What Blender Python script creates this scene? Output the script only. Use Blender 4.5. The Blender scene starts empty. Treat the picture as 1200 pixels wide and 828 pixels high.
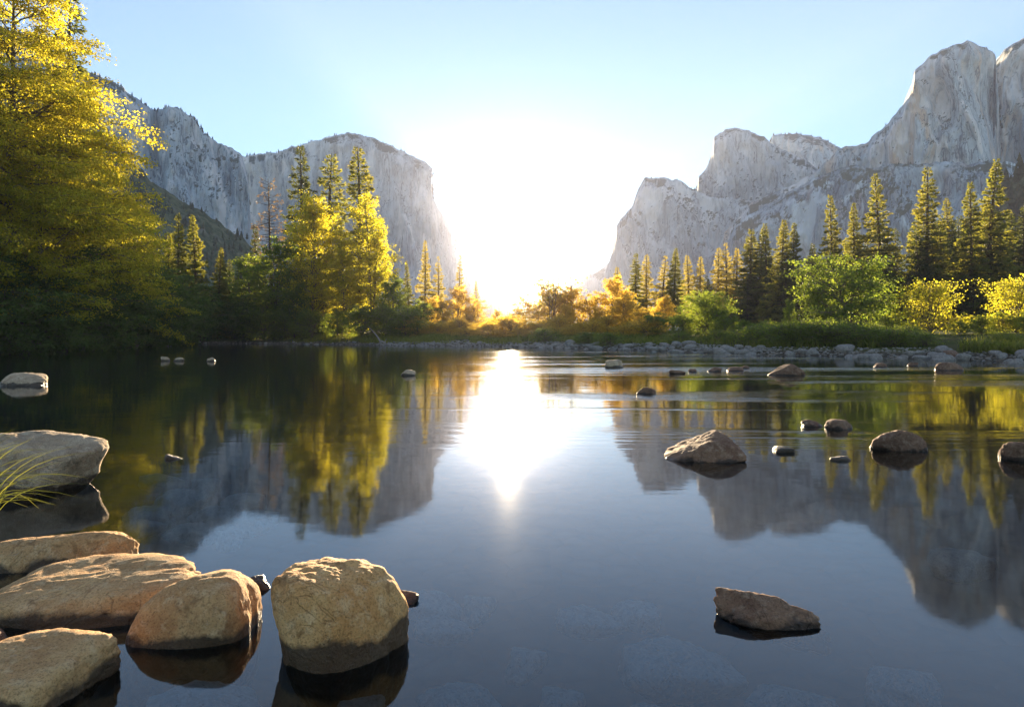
import bpy, math, random
import numpy as np
from mathutils import Vector, Matrix

S = bpy.context.scene
COL = S.collection

# ------------------------------------------------------------------ camera, sky, sun, exposure
CAMH = 1.4
F = 800.0            # focal length in pixels of the 1200 px wide photograph
HOR = 391.0
cam = bpy.data.cameras.new("camera")
cam.lens = 24.0; cam.sensor_width = 36.0
cam.shift_y = -(414 - HOR) / 1200.0
cam.clip_start = 0.05; cam.clip_end = 30000
co = bpy.data.objects.new("camera", cam); COL.objects.link(co)
co.location = (0, 0, CAMH); co.rotation_euler = (math.radians(90), 0, 0)
S.camera = co

SUN_EL, SUN_AZ = 6.7, -0.3
W = bpy.data.worlds.new("World"); S.world = W; W.use_nodes = True
nt = W.node_tree; nt.nodes.clear()
sky = nt.nodes.new("ShaderNodeTexSky"); sky.sky_type = 'NISHITA'; sky.sun_disc = False
sky.sun_elevation = math.radians(SUN_EL); sky.sun_rotation = math.radians(SUN_AZ)
sky.altitude = 1200; sky.air_density = 0.8; sky.dust_density = 0.0; sky.ozone_density = 1.2
bg = nt.nodes.new("ShaderNodeBackground"); bg.inputs[1].default_value = 0.05
wo = nt.nodes.new("ShaderNodeOutputWorld")
nt.links.new(sky.outputs[0], bg.inputs[0]); nt.links.new(bg.outputs[0], wo.inputs[0])

sl = bpy.data.lights.new("sun", 'SUN'); sl.energy = 5.0; sl.angle = math.radians(0.5)
sl.color = (1.0, 0.77, 0.48)
so = bpy.data.objects.new("sun", sl); COL.objects.link(so)
d = Vector((math.sin(math.radians(SUN_AZ)) * math.cos(math.radians(SUN_EL)),
            math.cos(math.radians(SUN_AZ)) * math.cos(math.radians(SUN_EL)), math.sin(math.radians(SUN_EL))))
so.rotation_euler = d.to_track_quat('Z', 'Y').to_euler()

vs = S.view_settings
vs.view_transform = 'Standard'; vs.look = 'None'; vs.gamma = 1.0; vs.use_curve_mapping = False
vs.exposure = 2.95
cy = S.cycles
cy.max_bounces = 9; cy.diffuse_bounces = 4; cy.glossy_bounces = 3; cy.transmission_bounces = 4
cy.transparent_max_bounces = 8; cy.volume_bounces = 0
cy.caustics_reflective = False; cy.caustics_refractive = False
cy.use_denoising = True; cy.sample_clamp_indirect = 6.0

# ------------------------------------------------------------------ small helpers
def P(px, py, dist):
    return np.array([(px - 600) / F * dist, dist, CAMH + (HOR - py) / F * dist])
def shore_d(py):                       # distance of a point on the water that is seen at picture row py
    return CAMH * F / (py - HOR)
def X(px, dist): return (px - 600) / F * dist

_rng = np.random.default_rng(7)
_PERM = _rng.permutation(512)
_VAL = _rng.random(512) * 2 - 1
def vnoise(x, y, z):
    x, y, z = np.broadcast_arrays(x, y, z)
    xi, yi, zi = np.floor(x).astype(int), np.floor(y).astype(int), np.floor(z).astype(int)
    fx, fy, fz = x - xi, y - yi, z - zi
    fx, fy, fz = [t * t * t * (t * (t * 6 - 15) + 10) for t in (fx, fy, fz)]
    def h(a, b, c): return _VAL[(_PERM[(_PERM[(_PERM[a & 511] + b) & 511] + c) & 511])]
    def lx(b, c): return h(xi, b, c) * (1 - fx) + h(xi + 1, b, c) * fx
    def ly(c): return lx(yi, c) * (1 - fy) + lx(yi + 1, c) * fy
    return ly(zi) * (1 - fz) + ly(zi + 1) * fz
def fbm(x, y, z, oct=4, gain=0.5):
    a, s, t = 1.0, 0.0, 0.0
    for i in range(oct):
        s = s + a * vnoise(x + 17.3 * i, y + 5.1 * i, z + 9.7 * i); t += a
        x, y, z, a = x * 2.03, y * 2.03, z * 2.03, a * gain
    return s / t

def mesh_np(name, V, Fc, mat, smooth=False):
    V = np.asarray(V, dtype=np.float32); Fc = np.asarray(Fc, dtype=np.int32)
    me = bpy.data.meshes.new(name)
    n, k = Fc.shape
    me.vertices.add(len(V)); me.vertices.foreach_set('co', V.ravel())
    me.loops.add(n * k); me.loops.foreach_set('vertex_index', Fc.ravel())
    me.polygons.add(n); me.polygons.foreach_set('loop_start', np.arange(0, n * k, k, dtype=np.int32))
    me.polygons.foreach_set('use_smooth', np.full(n, smooth, dtype=bool))
    me.update(calc_edges=True)
    me.materials.append(mat)
    return me
def ob(name, me, parent=None, loc=None, rz=0):
    o = bpy.data.objects.new(name, me); COL.objects.link(o)
    if parent: o.parent = parent
    if loc is not None: o.location = loc
    o.rotation_euler.z = rz
    return o
def tag(o, label=None, cat=None, group=None, kind=None):
    if label: o['label'] = label
    if cat: o['category'] = cat
    if group: o['group'] = group
    if kind: o['kind'] = kind
    return o
def grid_faces(nu, nv):
    i = np.arange(nu * nv).reshape(nu, nv)
    return np.stack([i[:-1, :-1], i[1:, :-1], i[1:, 1:], i[:-1, 1:]], -1).reshape(-1, 4)

class MB:
    """collects quads"""
    def __init__(s): s.V = []; s.F = []; s.n = 0
    def add(s, V, Fc): s.V.append(V); s.F.append(Fc + s.n); s.n += len(V)
    def tube(s, pts, rad, k=7):
        pts = np.asarray(pts, float); rad = np.asarray(rad, float)
        t = np.gradient(pts, axis=0); t /= np.linalg.norm(t, axis=1)[:, None] + 1e-9
        ref = np.array([0, 0, 1.0]) if abs(t[0, 2]) < .8 else np.array([1.0, 0, 0])
        a = np.cross(t, ref); a /= np.linalg.norm(a, axis=1)[:, None] + 1e-9
        b = np.cross(t, a)
        th = np.linspace(0, 2 * np.pi, k, endpoint=False)
        V = pts[:, None] + rad[:, None, None] * (np.cos(th)[None, :, None] * a[:, None] + np.sin(th)[None, :, None] * b[:, None])
        m = len(pts); i = np.arange(m * k).reshape(m, k); j = np.roll(i, -1, 1)
        s.add(V.reshape(-1, 3), np.stack([i[:-1], i[1:], j[1:], j[:-1]], -1).reshape(-1, 4))
    def mesh(s, name, mat, smooth=True):
        return mesh_np(name, np.concatenate(s.V), np.concatenate(s.F), mat, smooth)

def leaves(P0, D, N, L, Wd):
    """leaf-shaped quads: base P0, direction D, normal N, length L, width Wd"""
    D = D / (np.linalg.norm(D, axis=1)[:, None] + 1e-9)
    B = np.cross(D, N); B /= np.linalg.norm(B, axis=1)[:, None] + 1e-9
    L = np.asarray(L)[:, None]; Wd = np.asarray(Wd)[:, None]
    U = np.cross(B, D)
    V = np.stack([P0, P0 + D * L * .45 + B * Wd * .5 + U * Wd * .12, P0 + D * L, P0 + D * L * .5 - B * Wd * .5 + U * Wd * .12], 1)
    n = len(P0)
    return V.reshape(-1, 3), np.arange(n * 4).reshape(n, 4)

# ------------------------------------------------------------------ materials
def newmat(name):
    m = bpy.data.materials.new(name); m.use_nodes = True
    n = m.node_tree; n.nodes.clear()
    out = n.nodes.new("ShaderNodeOutputMaterial")
    return m, n, out
class NT:
    def __init__(s, n): s.n = n
    def node(s, t, **kw):
        o = s.n.nodes.new(t)
        for k, v in kw.items():
            if isinstance(k, str) and k.startswith('i_'): o.inputs[k[2:]].default_value = v
            else: setattr(o, k, v)
        return o
    def link(s, a, b): s.n.links.new(a, b)
    def coords(s, scale=(1, 1, 1), kind='Object'):
        t = s.node("ShaderNodeTexCoord"); m = s.node("ShaderNodeMapping")
        m.inputs['Scale'].default_value = scale; s.link(t.outputs[kind], m.inputs[0]); return m.outputs[0]
    def noise(s, vec, scale, detail=5, rough=.55, dist=0):
        n = s.node("ShaderNodeTexNoise"); n.inputs['Scale'].default_value = scale; n.inputs['Detail'].default_value = detail
        n.inputs['Roughness'].default_value = rough; n.inputs['Distortion'].default_value = dist
        if vec: s.link(vec, n.inputs['Vector'])
        return n.outputs['Fac']
    def ramp(s, fac, stops, interp='LINEAR'):
        r = s.node("ShaderNodeValToRGB"); r.color_ramp.interpolation = interp
        e = r.color_ramp.elements
        while len(e) < len(stops): e.new(.5)
        for q, (p, c) in zip(e, stops):
            q.position = p; q.color = (c, c, c, 1) if isinstance(c, (int, float)) else (*c, 1)
        s.link(fac, r.inputs[0]); return r.outputs[0]
    def mix(s, fac, a, b, mode='MIX'):
        m = s.node("ShaderNodeMix", data_type='RGBA', blend_type=mode)
        for sock, v in ((m.inputs[0], fac), (m.inputs[6], a), (m.inputs[7], b)):
            if isinstance(v, (int, float)): sock.default_value = v
            elif isinstance(v, tuple): sock.default_value = (*v, 1)
            else: s.link(v, sock)
        return m.outputs[2]
    def math(s, op, a, b=0.0, clamp=False):
        m = s.node("ShaderNodeMath", operation=op, use_clamp=clamp)
        m.inputs[2].default_value = 0.0
        for sock, v in ((m.inputs[0], a), (m.inputs[1], b)):
            if isinstance(v, (int, float)): sock.default_value = v
            else: s.link(v, sock)
        return m.outputs[0]
    def bump(s, h, strength=.5, dist=.1, normal=None):
        b = s.node("ShaderNodeBump"); b.inputs['Strength'].default_value = strength; b.inputs['Distance'].default_value = dist
        s.link(h, b.inputs['Height'])
        if normal: s.link(normal, b.inputs['Normal'])
        return b.outputs[0]
    def bsdf(s, col, rough=.85, normal=None, spec=.3):
        p = s.node("ShaderNodeBsdfPrincipled")
        if isinstance(col, tuple): p.inputs['Base Color'].default_value = (*col, 1)
        else: s.link(col, p.inputs['Base Color'])
        if isinstance(rough, (int, float)): p.inputs['Roughness'].default_value = rough
        else: s.link(rough, p.inputs['Roughness'])
        p.inputs['Specular IOR Level'].default_value = spec
        if normal: s.link(normal, p.inputs['Normal'])
        return p.outputs[0]
    def sepxyz(s, vec):
        q = s.node("ShaderNodeSeparateXYZ"); s.link(vec, q.inputs[0]); return q.outputs

def cliff_material(name, base, dark, light, ochre, ochre_amt, veg=(.05, .065, .03)):
    m, n, out = newmat(name); t = NT(n); Q = 1 / .45
    v = t.coords((Q, Q, Q)); vz = t.coords((Q, Q, .12 * Q))
    broad = t.noise(v, .004, 5, .6, .4)
    streak = t.noise(vz, .035, 7, .65, .3)
    fine = t.noise(t.coords((Q, Q, .3 * Q)), .11, 8, .7)
    c = t.mix(t.ramp(broad, [(.38, 0.0), (.62, 1.0)]), dark, base)
    c = t.mix(t.ramp(streak, [(.45, 0.0), (.66, .6)]), c, light)
    c = t.mix(t.ramp(fine, [(.33, .7), (.46, 0.0)]), c, tuple(x * .45 for x in dark))
    o = t.math('MULTIPLY', t.ramp(t.noise(vz, .013, 4, .6, .5), [(.5, 0.0), (.66, 1.0)]), ochre_amt)
    c = t.mix(o, c, ochre)
    blk = t.ramp(t.noise(t.coords((Q, Q, .05 * Q)), .03, 4, .5), [(.60, 0.0), (.70, .55)])
    c = t.mix(blk, c, tuple(x * .45 for x in dark))
    def lines(vec, sc, wd, dist):
        q = t.math('ABSOLUTE', t.math('SUBTRACT', t.noise(vec, sc, 3, .55, dist), .5))
        return t.ramp(q, [(0.0, 1.0), (wd * .5, .85), (wd, 0.0)])
    mask = t.ramp(t.noise(v, .009, 3, .5), [(.36, 0.0), (.5, 1.0)])
    cr = t.math('MAXIMUM', t.math('MULTIPLY', lines(t.coords((Q, Q, .10 * Q)), .028, .022, .3), .8), t.math('MULTIPLY', lines(t.coords((Q, Q, .5 * Q)), .05, .014, 1.2), .65))
    cr = t.math('MULTIPLY', cr, mask)
    c = t.mix(cr, c, tuple(x * .3 for x in dark))
    pale = t.ramp(t.noise(t.coords((Q, Q, .35 * Q)), .012, 4, .6, .8), [(.52, 0.0), (.60, .75)])
    c = t.mix(pale, c, tuple(min(.68, x * 1.18) for x in light))
    g = t.node("ShaderNodeNewGeometry")
    nz = t.sepxyz(g.outputs['True Normal'])[2]
    vegn = t.math('ADD', nz, t.math('MULTIPLY', t.math('SUBTRACT', t.noise(v, .011, 7, .7), .5), 1.7))
    vm = t.ramp(vegn, [(.55, 0.0), (.70, .92)])
    c = t.mix(vm, c, veg)
    h = t.math('SUBTRACT', t.math('ADD', t.math('MULTIPLY', streak, .8), fine), t.math('MULTIPLY', cr, .7))
    t.link(t.bsdf(c, .95, t.bump(h, .35, 8.0 / Q), .1), out.inputs[0])
    return m

M = {}
M['cliff_left'] = cliff_material('granite_cliff_grey', (.44, .53, .58), (.24, .31, .365), (.58, .65, .69), (.46, .38, .27), .2)
M['cliff_right'] = cliff_material('granite_cliff_ochre', (.42, .505, .55), (.22, .285, .34), (.58, .635, .66), (.58, .39, .22), .65)
M['cliff_slab'] = cliff_material('granite_slab_blue_grey', (.31, .39, .45), (.15, .205, .255), (.46, .53, .57), (.46, .30, .2), .3)
M['cliff_far'] = cliff_material('granite_cliff_pale', (.47, .52, .545), (.29, .34, .37), (.57, .60, .61), (.42, .34, .25), .25)

def hill_material():
    m, n, out = newmat('forested_slope'); t = NT(n); v = t.coords((2.2, 2.2, 2.2))
    c = t.mix(t.ramp(t.noise(v, .05, 6, .7), [(.4, 0.0), (.6, 1.0)]), (.05, .075, .03), (.15, .165, .085))
    c = t.mix(t.ramp(t.noise(v, .012, 4, .6), [(.62, 0.0), (.72, .8)]), c, (.26, .25, .23))
    t.link(t.bsdf(c, 1, t.bump(t.noise(v, .08, 6, .7), 1, 3.6), .05), out.inputs[0]); return m
M['hill'] = hill_material()

def ground_material():
    m, n, out = newmat('river_ground'); t = NT(n)
    v = t.coords(); z = t.sepxyz(v)[2]
    n1 = t.noise(v, .8, 6, .65); n2 = t.noise(v, .12, 4, .6)
    grass = t.mix(n1, (.035, .05, .014), (.085, .095, .03))
    grass = t.mix(t.ramp(n2, [(.45, 0.0), (.65, .7)]), grass, (.10, .085, .045))
    vo = t.node("ShaderNodeTexVoronoi"); vo.inputs['Scale'].default_value = 3.2; t.link(v, vo.inputs['Vector'])
    vr = t.sepxyz(vo.outputs['Color'])[0]
    peb = t.mix(vr, (.10, .085, .065), (.27, .23, .18))
    pebw = peb; peb = t.mix(t.ramp(vo.outputs['Distance'], [(.3, 0.0), (.62, .85)]), peb, (.04, .034, .025))
    bedn = t.mix(t.noise(v, 1.3, 5, .6), (.05, .045, .035), (.13, .11, .085))
    bed = t.mix(.85, peb, bedn)
    zn = t.math('ADD', z, t.math('MULTIPLY', t.math('SUBTRACT', n1, .5), .5))
    c = t.mix(t.ramp(t.math('MULTIPLY_ADD', zn, 1.0), [(0.0, 0.0), (.06, 1.0)]), bed, peb)
    c = t.mix(t.ramp(zn, [(.22, 0.0), (.42, 1.0)]), c, grass)
    h = t.math('ADD', t.math('MULTIPLY', vo.outputs['Distance'], -1.0), t.math('MULTIPLY', n1, .5))
    t.link(t.bsdf(c, 1.0, t.bump(h, .7, .12), .02), out.inputs[0]); return m
M['ground'] = ground_material()

def rock_material(name, c1, c2, c3, wet=.06, speck=1.0):
    m, n, out = newmat(name); t = NT(n)
    v = t.coords(); g = t.node("ShaderNodeNewGeometry"); wp = t.sepxyz(g.outputs['Position'])
    oi = t.node("ShaderNodeObjectInfo")
    vv = t.node("ShaderNodeVectorMath", operation='ADD'); t.link(v, vv.inputs[0])
    sc = t.node("ShaderNodeVectorMath", operation='SCALE'); sc.inputs[0].default_value = (13, 7, 5); t.link(oi.outputs['Random'], sc.inputs['Scale'])
    t.link(sc.outputs[0], vv.inputs[1]); v = vv.outputs[0]
    big = t.noise(v, 3.2, 5, .6, .6); mid = t.noise(v, 14, 6, .7, .2); fine = t.noise(v, 95, 4, .8)
    c = t.mix(t.ramp(big, [(.36, 0.0), (.64, 1.0)]), c1, c2)
    c = t.mix(t.ramp(mid, [(.5, 0.0), (.7, .8)]), c, c3)
    c = t.mix(t.ramp(fine, [(.36, .65 * speck), (.5, 0.0)]), c, tuple(x * .3 for x in c1))
    c = t.mix(t.ramp(fine, [(.6, 0.0), (.72, .5 * speck)]), c, tuple(min(.7, x * 1.7) for x in c2))
    q = t.math('ABSOLUTE', t.math('SUBTRACT', t.noise(v, 2.6, 3, .5, 1.6), .5))
    crk = t.math('MULTIPLY', t.ramp(q, [(0.0, 1.0), (.010, 0.0)]), t.ramp(t.noise(v, 1.7, 2), [(.48, 0.0), (.58, 1.0)]))
    c = t.mix(t.math('MULTIPLY', crk, .3), c, tuple(x * .3 for x in c1))
    lich = t.ramp(t.noise(v, 21, 5, .7, .5), [(.62, 0.0), (.68, .55)])
    c = t.mix(t.math('MULTIPLY', lich, .5), c, (.52, .46, .36))
    dk = t.ramp(t.noise(v, 7, 4, .65, .8), [(.58, 0.0), (.68, .7)])
    c = t.mix(dk, c, tuple(x * .45 for x in c1))
    wl = t.math('SUBTRACT', t.math('MULTIPLY', t.math('SUBTRACT', t.noise(v, 4, 5, .6), .5), .22), t.math('SUBTRACT', wp[2], wet))
    wetf = t.ramp(t.math('MULTIPLY_ADD', wl, 12.0), [(.0, 0.0), (.35, 1.0)])
    c = t.mix(wetf, c, t.mix(.88, c, (.016, .010, .006)))
    rr = t.ramp(wetf, [(0, .85), (1, .35)])
    h = t.math('SUBTRACT', t.math('ADD', t.math('MULTIPLY', mid, 1.2), t.math('MULTIPLY', fine, .45)), t.math('MULTIPLY', crk, .45))
    nb = t.bump(h, .75, .03); nb2 = t.bump(big, .5, .08, nb)
    t.link(t.bsdf(c, rr, nb2, .35), out.inputs[0]); return m
M['rock_tan'] = rock_material('tan_granite', (.46, .235, .085), (.64, .39, .165), (.74, .52, .28), wet=.065)
M['rock_orange'] = rock_material('orange_granite', (.56, .25, .07), (.74, .42, .16), (.82, .55, .28), wet=.125)
M['rock_grey'] = rock_material('grey_granite', (.34, .235, .14), (.52, .39, .25), (.62, .49, .33), wet=.09)
M['rock_brown'] = rock_material('brown_schist', (.12, .062, .036), (.22, .125, .075), (.33, .225, .15), wet=.05)
M['rock_mid'] = rock_material('rough_tan_schist', (.18, .09, .05), (.31, .18, .10), (.43, .30, .195), wet=.03)
M['cobble'] = rock_material('bank_cobble', (.17, .15, .13), (.30, .27, .24), (.40, .36, .32), wet=.0, speck=.6)
M['sunken'] = rock_material('sunken_stone', (.42, .36, .27), (.58, .51, .41), (.66, .60, .50), wet=-5, speck=.2)

def leaf_material(name, a, b, ta, tb, trans=.5, hue=.0):
    m, n, out = newmat(name); t = NT(n)
    g = t.node("ShaderNodeNewGeometry"); r = g.outputs['Random Per Island']
    oi = t.node("ShaderNodeObjectInfo")
    v = t.coords(); cl = t.ramp(t.noise(v, .45, 3, .6), [(.35, 0.0), (.65, 1.0)])
    f = t.math('ADD', t.math('MULTIPLY', r, .6), t.math('MULTIPLY', cl, .25))
    f = t.math('ADD', f, t.math('MULTIPLY', oi.outputs['Random'], .15))
    col = t.mix(f, a, b); tc = t.mix(f, ta, tb)
    dif = t.bsdf(col, .55, None, .25)
    tr = t.node("ShaderNodeBsdfTranslucent"); t.link(tc, tr.inputs[0])
    mx = t.node("ShaderNodeMixShader"); mx.inputs[0].default_value = trans
    t.link(dif, mx.inputs[1]); t.link(tr.outputs[0], mx.inputs[2]); t.link(mx.outputs[0], out.inputs[0])
    return m
M['leaf_gold'] = leaf_material('alder_leaf', (.06, .085, .012), (.12, .13, .02), (.46, .50, .03), (.92, .72, .045), .7)
M['leaf_green'] = leaf_material('willow_leaf', (.03, .06, .014), (.07, .105, .022), (.20, .32, .03), (.46, .50, .05), .52)
M['leaf_yellow'] = leaf_material('yellow_leaf', (.10, .11, .012), (.13, .13, .02), (.60, .60, .03), (.90, .78, .06), .58)
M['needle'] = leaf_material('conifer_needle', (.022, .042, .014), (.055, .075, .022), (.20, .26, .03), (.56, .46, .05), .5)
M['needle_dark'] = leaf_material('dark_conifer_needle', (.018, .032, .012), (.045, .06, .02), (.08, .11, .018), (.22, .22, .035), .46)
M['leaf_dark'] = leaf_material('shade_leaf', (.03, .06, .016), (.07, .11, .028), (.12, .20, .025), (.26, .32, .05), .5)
M['leaf_glow_tint'] = leaf_material('glow_tinted_leaf', (.12, .085, .015), (.17, .12, .02), (.74, .48, .05), (.95, .68, .10), .70)  # warm sun glow over the thicket, put into the leaf colour
M['needle_glow_tint'] = leaf_material('glow_tinted_needle', (.06, .05, .014), (.10, .08, .022), (.46, .40, .05), (.80, .62, .08), .60)  # conifers near the sun: the orange glow is painted into their needles
M['grass'] = leaf_material('grass_blade', (.06, .09, .015), (.12, .13, .025), (.22, .26, .03), (.40, .38, .05), .5)
M['dry_twig'] = leaf_material('dry_needle', (.12, .08, .03), (.18, .12, .05), (.25, .16, .05), (.35, .22, .07), .4)
def bark_material(name, a, b):
    m, n, out = newmat(name); t = NT(n)
    h = t.noise(t.coords((1, 1, .15)), 9, 6, .7)
    t.link(t.bsdf(t.mix(h, a, b), .95, t.bump(h, .8, .05), .1), out.inputs[0]); return m
M['bark'] = bark_material('conifer_bark', (.045, .03, .02), (.14, .09, .06))
M['bark_pale'] = bark_material('alder_bark', (.07, .055, .04), (.20, .16, .12))
M['driftwood'] = bark_material('driftwood', (.16, .13, .11), (.38, .33, .28))

def water_material():
    m, n, out = newmat('river_water'); t = NT(n)
    v = t.coords((.35, 1.0, 1)); o = t.coords()
    y = t.sepxyz(o)[1]; x = t.sepxyz(o)[0]
    far = t.ramp(t.math('DIVIDE', y, 60.0), [(.03, 0.02), (.12, .18), (.4, .6), (1.0, 1.0)])
    rf = t.ramp(t.noise(t.coords((.05, .12, 1)), 1.0, 3, .6), [(.5, 0.0), (.68, 1.0)])
    rside = t.ramp(t.math('ADD', x, 0.0), [(0.0, 0.25), (1.0, 1.0)])
    w1 = t.noise(v, 2.6, 3, .5); w2 = t.noise(t.coords((.25, 1.3, 1)), 6.5, 3, .55)
    h = t.math('ADD', t.math('MULTIPLY', w1, 1.0), t.math('MULTIPLY', w2, t.math('MULTIPLY', rf, .9)))
    h = t.math('MULTIPLY', h, far)
    band = t.math('MULTIPLY', t.ramp(t.math('DIVIDE', y, 60.0), [(.11, 0.0), (.2, 1.0), (.7, 1.0), (.95, .4)]), t.ramp(t.math('DIVIDE', t.math('ADD', x, 4.0), 10.0), [(0, .08), (1, 1.0)]))
    patch = t.ramp(t.noise(t.coords((.045, .30, 1)), 1.0, 4, .65, .6), [(.52, 0.0), (.64, 1.0)])
    w3 = t.noise(t.coords((.9, 3.2, 1)), 2.2, 4, .6, .3)
    h = t.math('ADD', h, t.math('MULTIPLY', w3, t.math('MULTIPLY', t.math('MULTIPLY', band, patch), 4.5)))
    nb = t.bump(h, .55, .012)
    gl = t.node("ShaderNodeBsdfGlossy"); gl.inputs['Roughness'].default_value = .045; t.link(nb, gl.inputs['Normal'])
    gl.inputs['Color'].default_value = (.97, .97, .97, 1)
    tr = t.node("ShaderNodeBsdfTransparent"); tr.inputs[0].default_value = (.40, .66, .86, 1)
    fr = t.node("ShaderNodeFresnel"); fr.inputs['IOR'].default_value = 1.5
    mx = t.node("ShaderNodeMixShader"); t.link(fr.outputs[0], mx.inputs[0]); t.link(tr.outputs[0], mx.inputs[1]); t.link(gl.outputs[0], mx.inputs[2])
    t.link(mx.outputs[0], out.inputs[0]); return m
M['water'] = water_material()

# ------------------------------------------------------------------ terrain, river, haze
SH = [(60, 2), (45, 20), (33, 29), (24.7, 33), (22.5, 37), (20.7, 41.5), (16.3, 46.7), (11.2, 56), (4.1, 66), (0, 72), (-5.8, 77), (-13, 80),
      (-16.6, 83), (-31, 93), (-39, 97), (-43, 90), (-41.5, 83), (-41, 70), (-38, 56), (-35, 46.7), (-29, 33), (-20, 20), (-11, 11), (-6, 7.4), (-4.2, 5.2),
      (-3.7, 3.2), (-2.8, 1.2), (-1.6, -.6), (0, -1.5), (5, -4), (20, -8), (70, -30)]
SHA = np.array(SH, float)
def shore_sdf(x, y):
    """positive on land, negative in the river"""
    x = np.asarray(x, float); y = np.asarray(y, float)
    A = SHA; B = np.roll(SHA, -1, 0)
    dmin = np.full(x.shape, 1e9); inside = np.zeros(x.shape, bool)
    for a, b in zip(A, B):
        e = b - a; L = e @ e
        t = np.clip(((x - a[0]) * e[0] + (y - a[1]) * e[1]) / L, 0, 1)
        dmin = np.minimum(dmin, np.hypot(x - a[0] - t * e[0], y - a[1] - t * e[1]))
        c = (a[1] > y) != (b[1] > y)
        with np.errstate(divide='ignore', invalid='ignore'):
            xi = a[0] + (y - a[1]) / (b[1] - a[1] + 1e-12) * e[0]
        inside ^= c & (x < xi)
    return np.where(inside, -dmin, dmin)
def ground_z(x, y):
    x = np.asarray(x, float); y = np.asarray(y, float)
    s = shore_sdf(x, y) + 1.2 * fbm(x * .22, y * .22, 0 * x + 3, 3) * np.clip(np.hypot(x, y) / 20, .15, 1)
    land = .22 * (1 - np.exp(-np.maximum(s, 0) / 1.4)) + 1.7 * (1 - np.exp(-np.maximum(s, 0) / 16)) + .25 * np.clip(s / 8, 0, 1) * fbm(x * .15, y * .15, 0 * x, 3)
    bed = -.48 * (1 - np.exp(np.minimum(s, 0) / 1.6)) + .06 * fbm(x * 1.3, y * 1.3, 0 * x + 7, 3) * np.clip(-s, 0, 1)
    return np.where(s > 0, land, bed)
def gz(x, y): return float(ground_z(np.array([x]), np.array([y]))[0])

u = np.linspace(-1, 1, 321); gx = np.sinh(u * 6.6); gx = gx / gx[-1] * 1400
w = np.linspace(0, 1, 361); gy = -12 + 6.0 * (np.exp(w * 5.8) - 1); gy = gy[gy < 1950]
gy = np.concatenate([[-280, -120, -50, -25], gy])
GX, GY = np.meshgrid(gx, gy, indexing='ij')
GZ = ground_z(GX, GY)
tag(ob('ground', mesh_np('ground', np.stack([GX, GY, GZ], -1).reshape(-1, 3), grid_faces(len(gx), len(gy)), M['ground'], True)), kind='structure')
wx = np.linspace(-60, 75, 60); wy = np.linspace(-32, 110, 60)
WX, WY = np.meshgrid(wx, wy, indexing='ij')
tag(ob('water', mesh_np('water', np.stack([WX, WY, 0 * WX], -1).reshape(-1, 3), grid_faces(60, 60), M['water'], True)), kind='structure')

HAZE_DUST = ((1.0, .58, .22), 0.7e-5, .945)
HAZE_AIR = ((.48, .53, .75), 2e-4, .0)
def haze(x0, x1, y0, y1, z0, z1):
    V = np.array([(x, y, z) for x in (x0, x1) for y in (y0, y1) for z in (z0, z1)], float)
    Fq = np.array([(0, 1, 3, 2), (4, 6, 7, 5), (0, 4, 5, 1), (2, 3, 7, 6), (0, 2, 6, 4), (1, 5, 7, 3)])
    m, n, out = newmat('haze_air')
    add = n.nodes.new("ShaderNodeAddShader")     # dust (scatters forwards) and air (scatters evenly)
    for i, (c, dn, gg) in enumerate(((HAZE_DUST), (HAZE_AIR))):
        p = n.nodes.new("ShaderNodeVolumePrincipled")
        p.inputs['Color'].default_value = (*c, 1); p.inputs['Density'].default_value = dn
        p.inputs['Anisotropy'].default_value = gg
        n.links.new(p.outputs[0], add.inputs[i])
    n.links.new(add.outputs[0], out.inputs['Volume'])
    tag(ob('haze', mesh_np('haze', V, Fq, m)), kind='stuff')
haze(-1500, 1500, -320, 2100, -2, 510)

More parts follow.
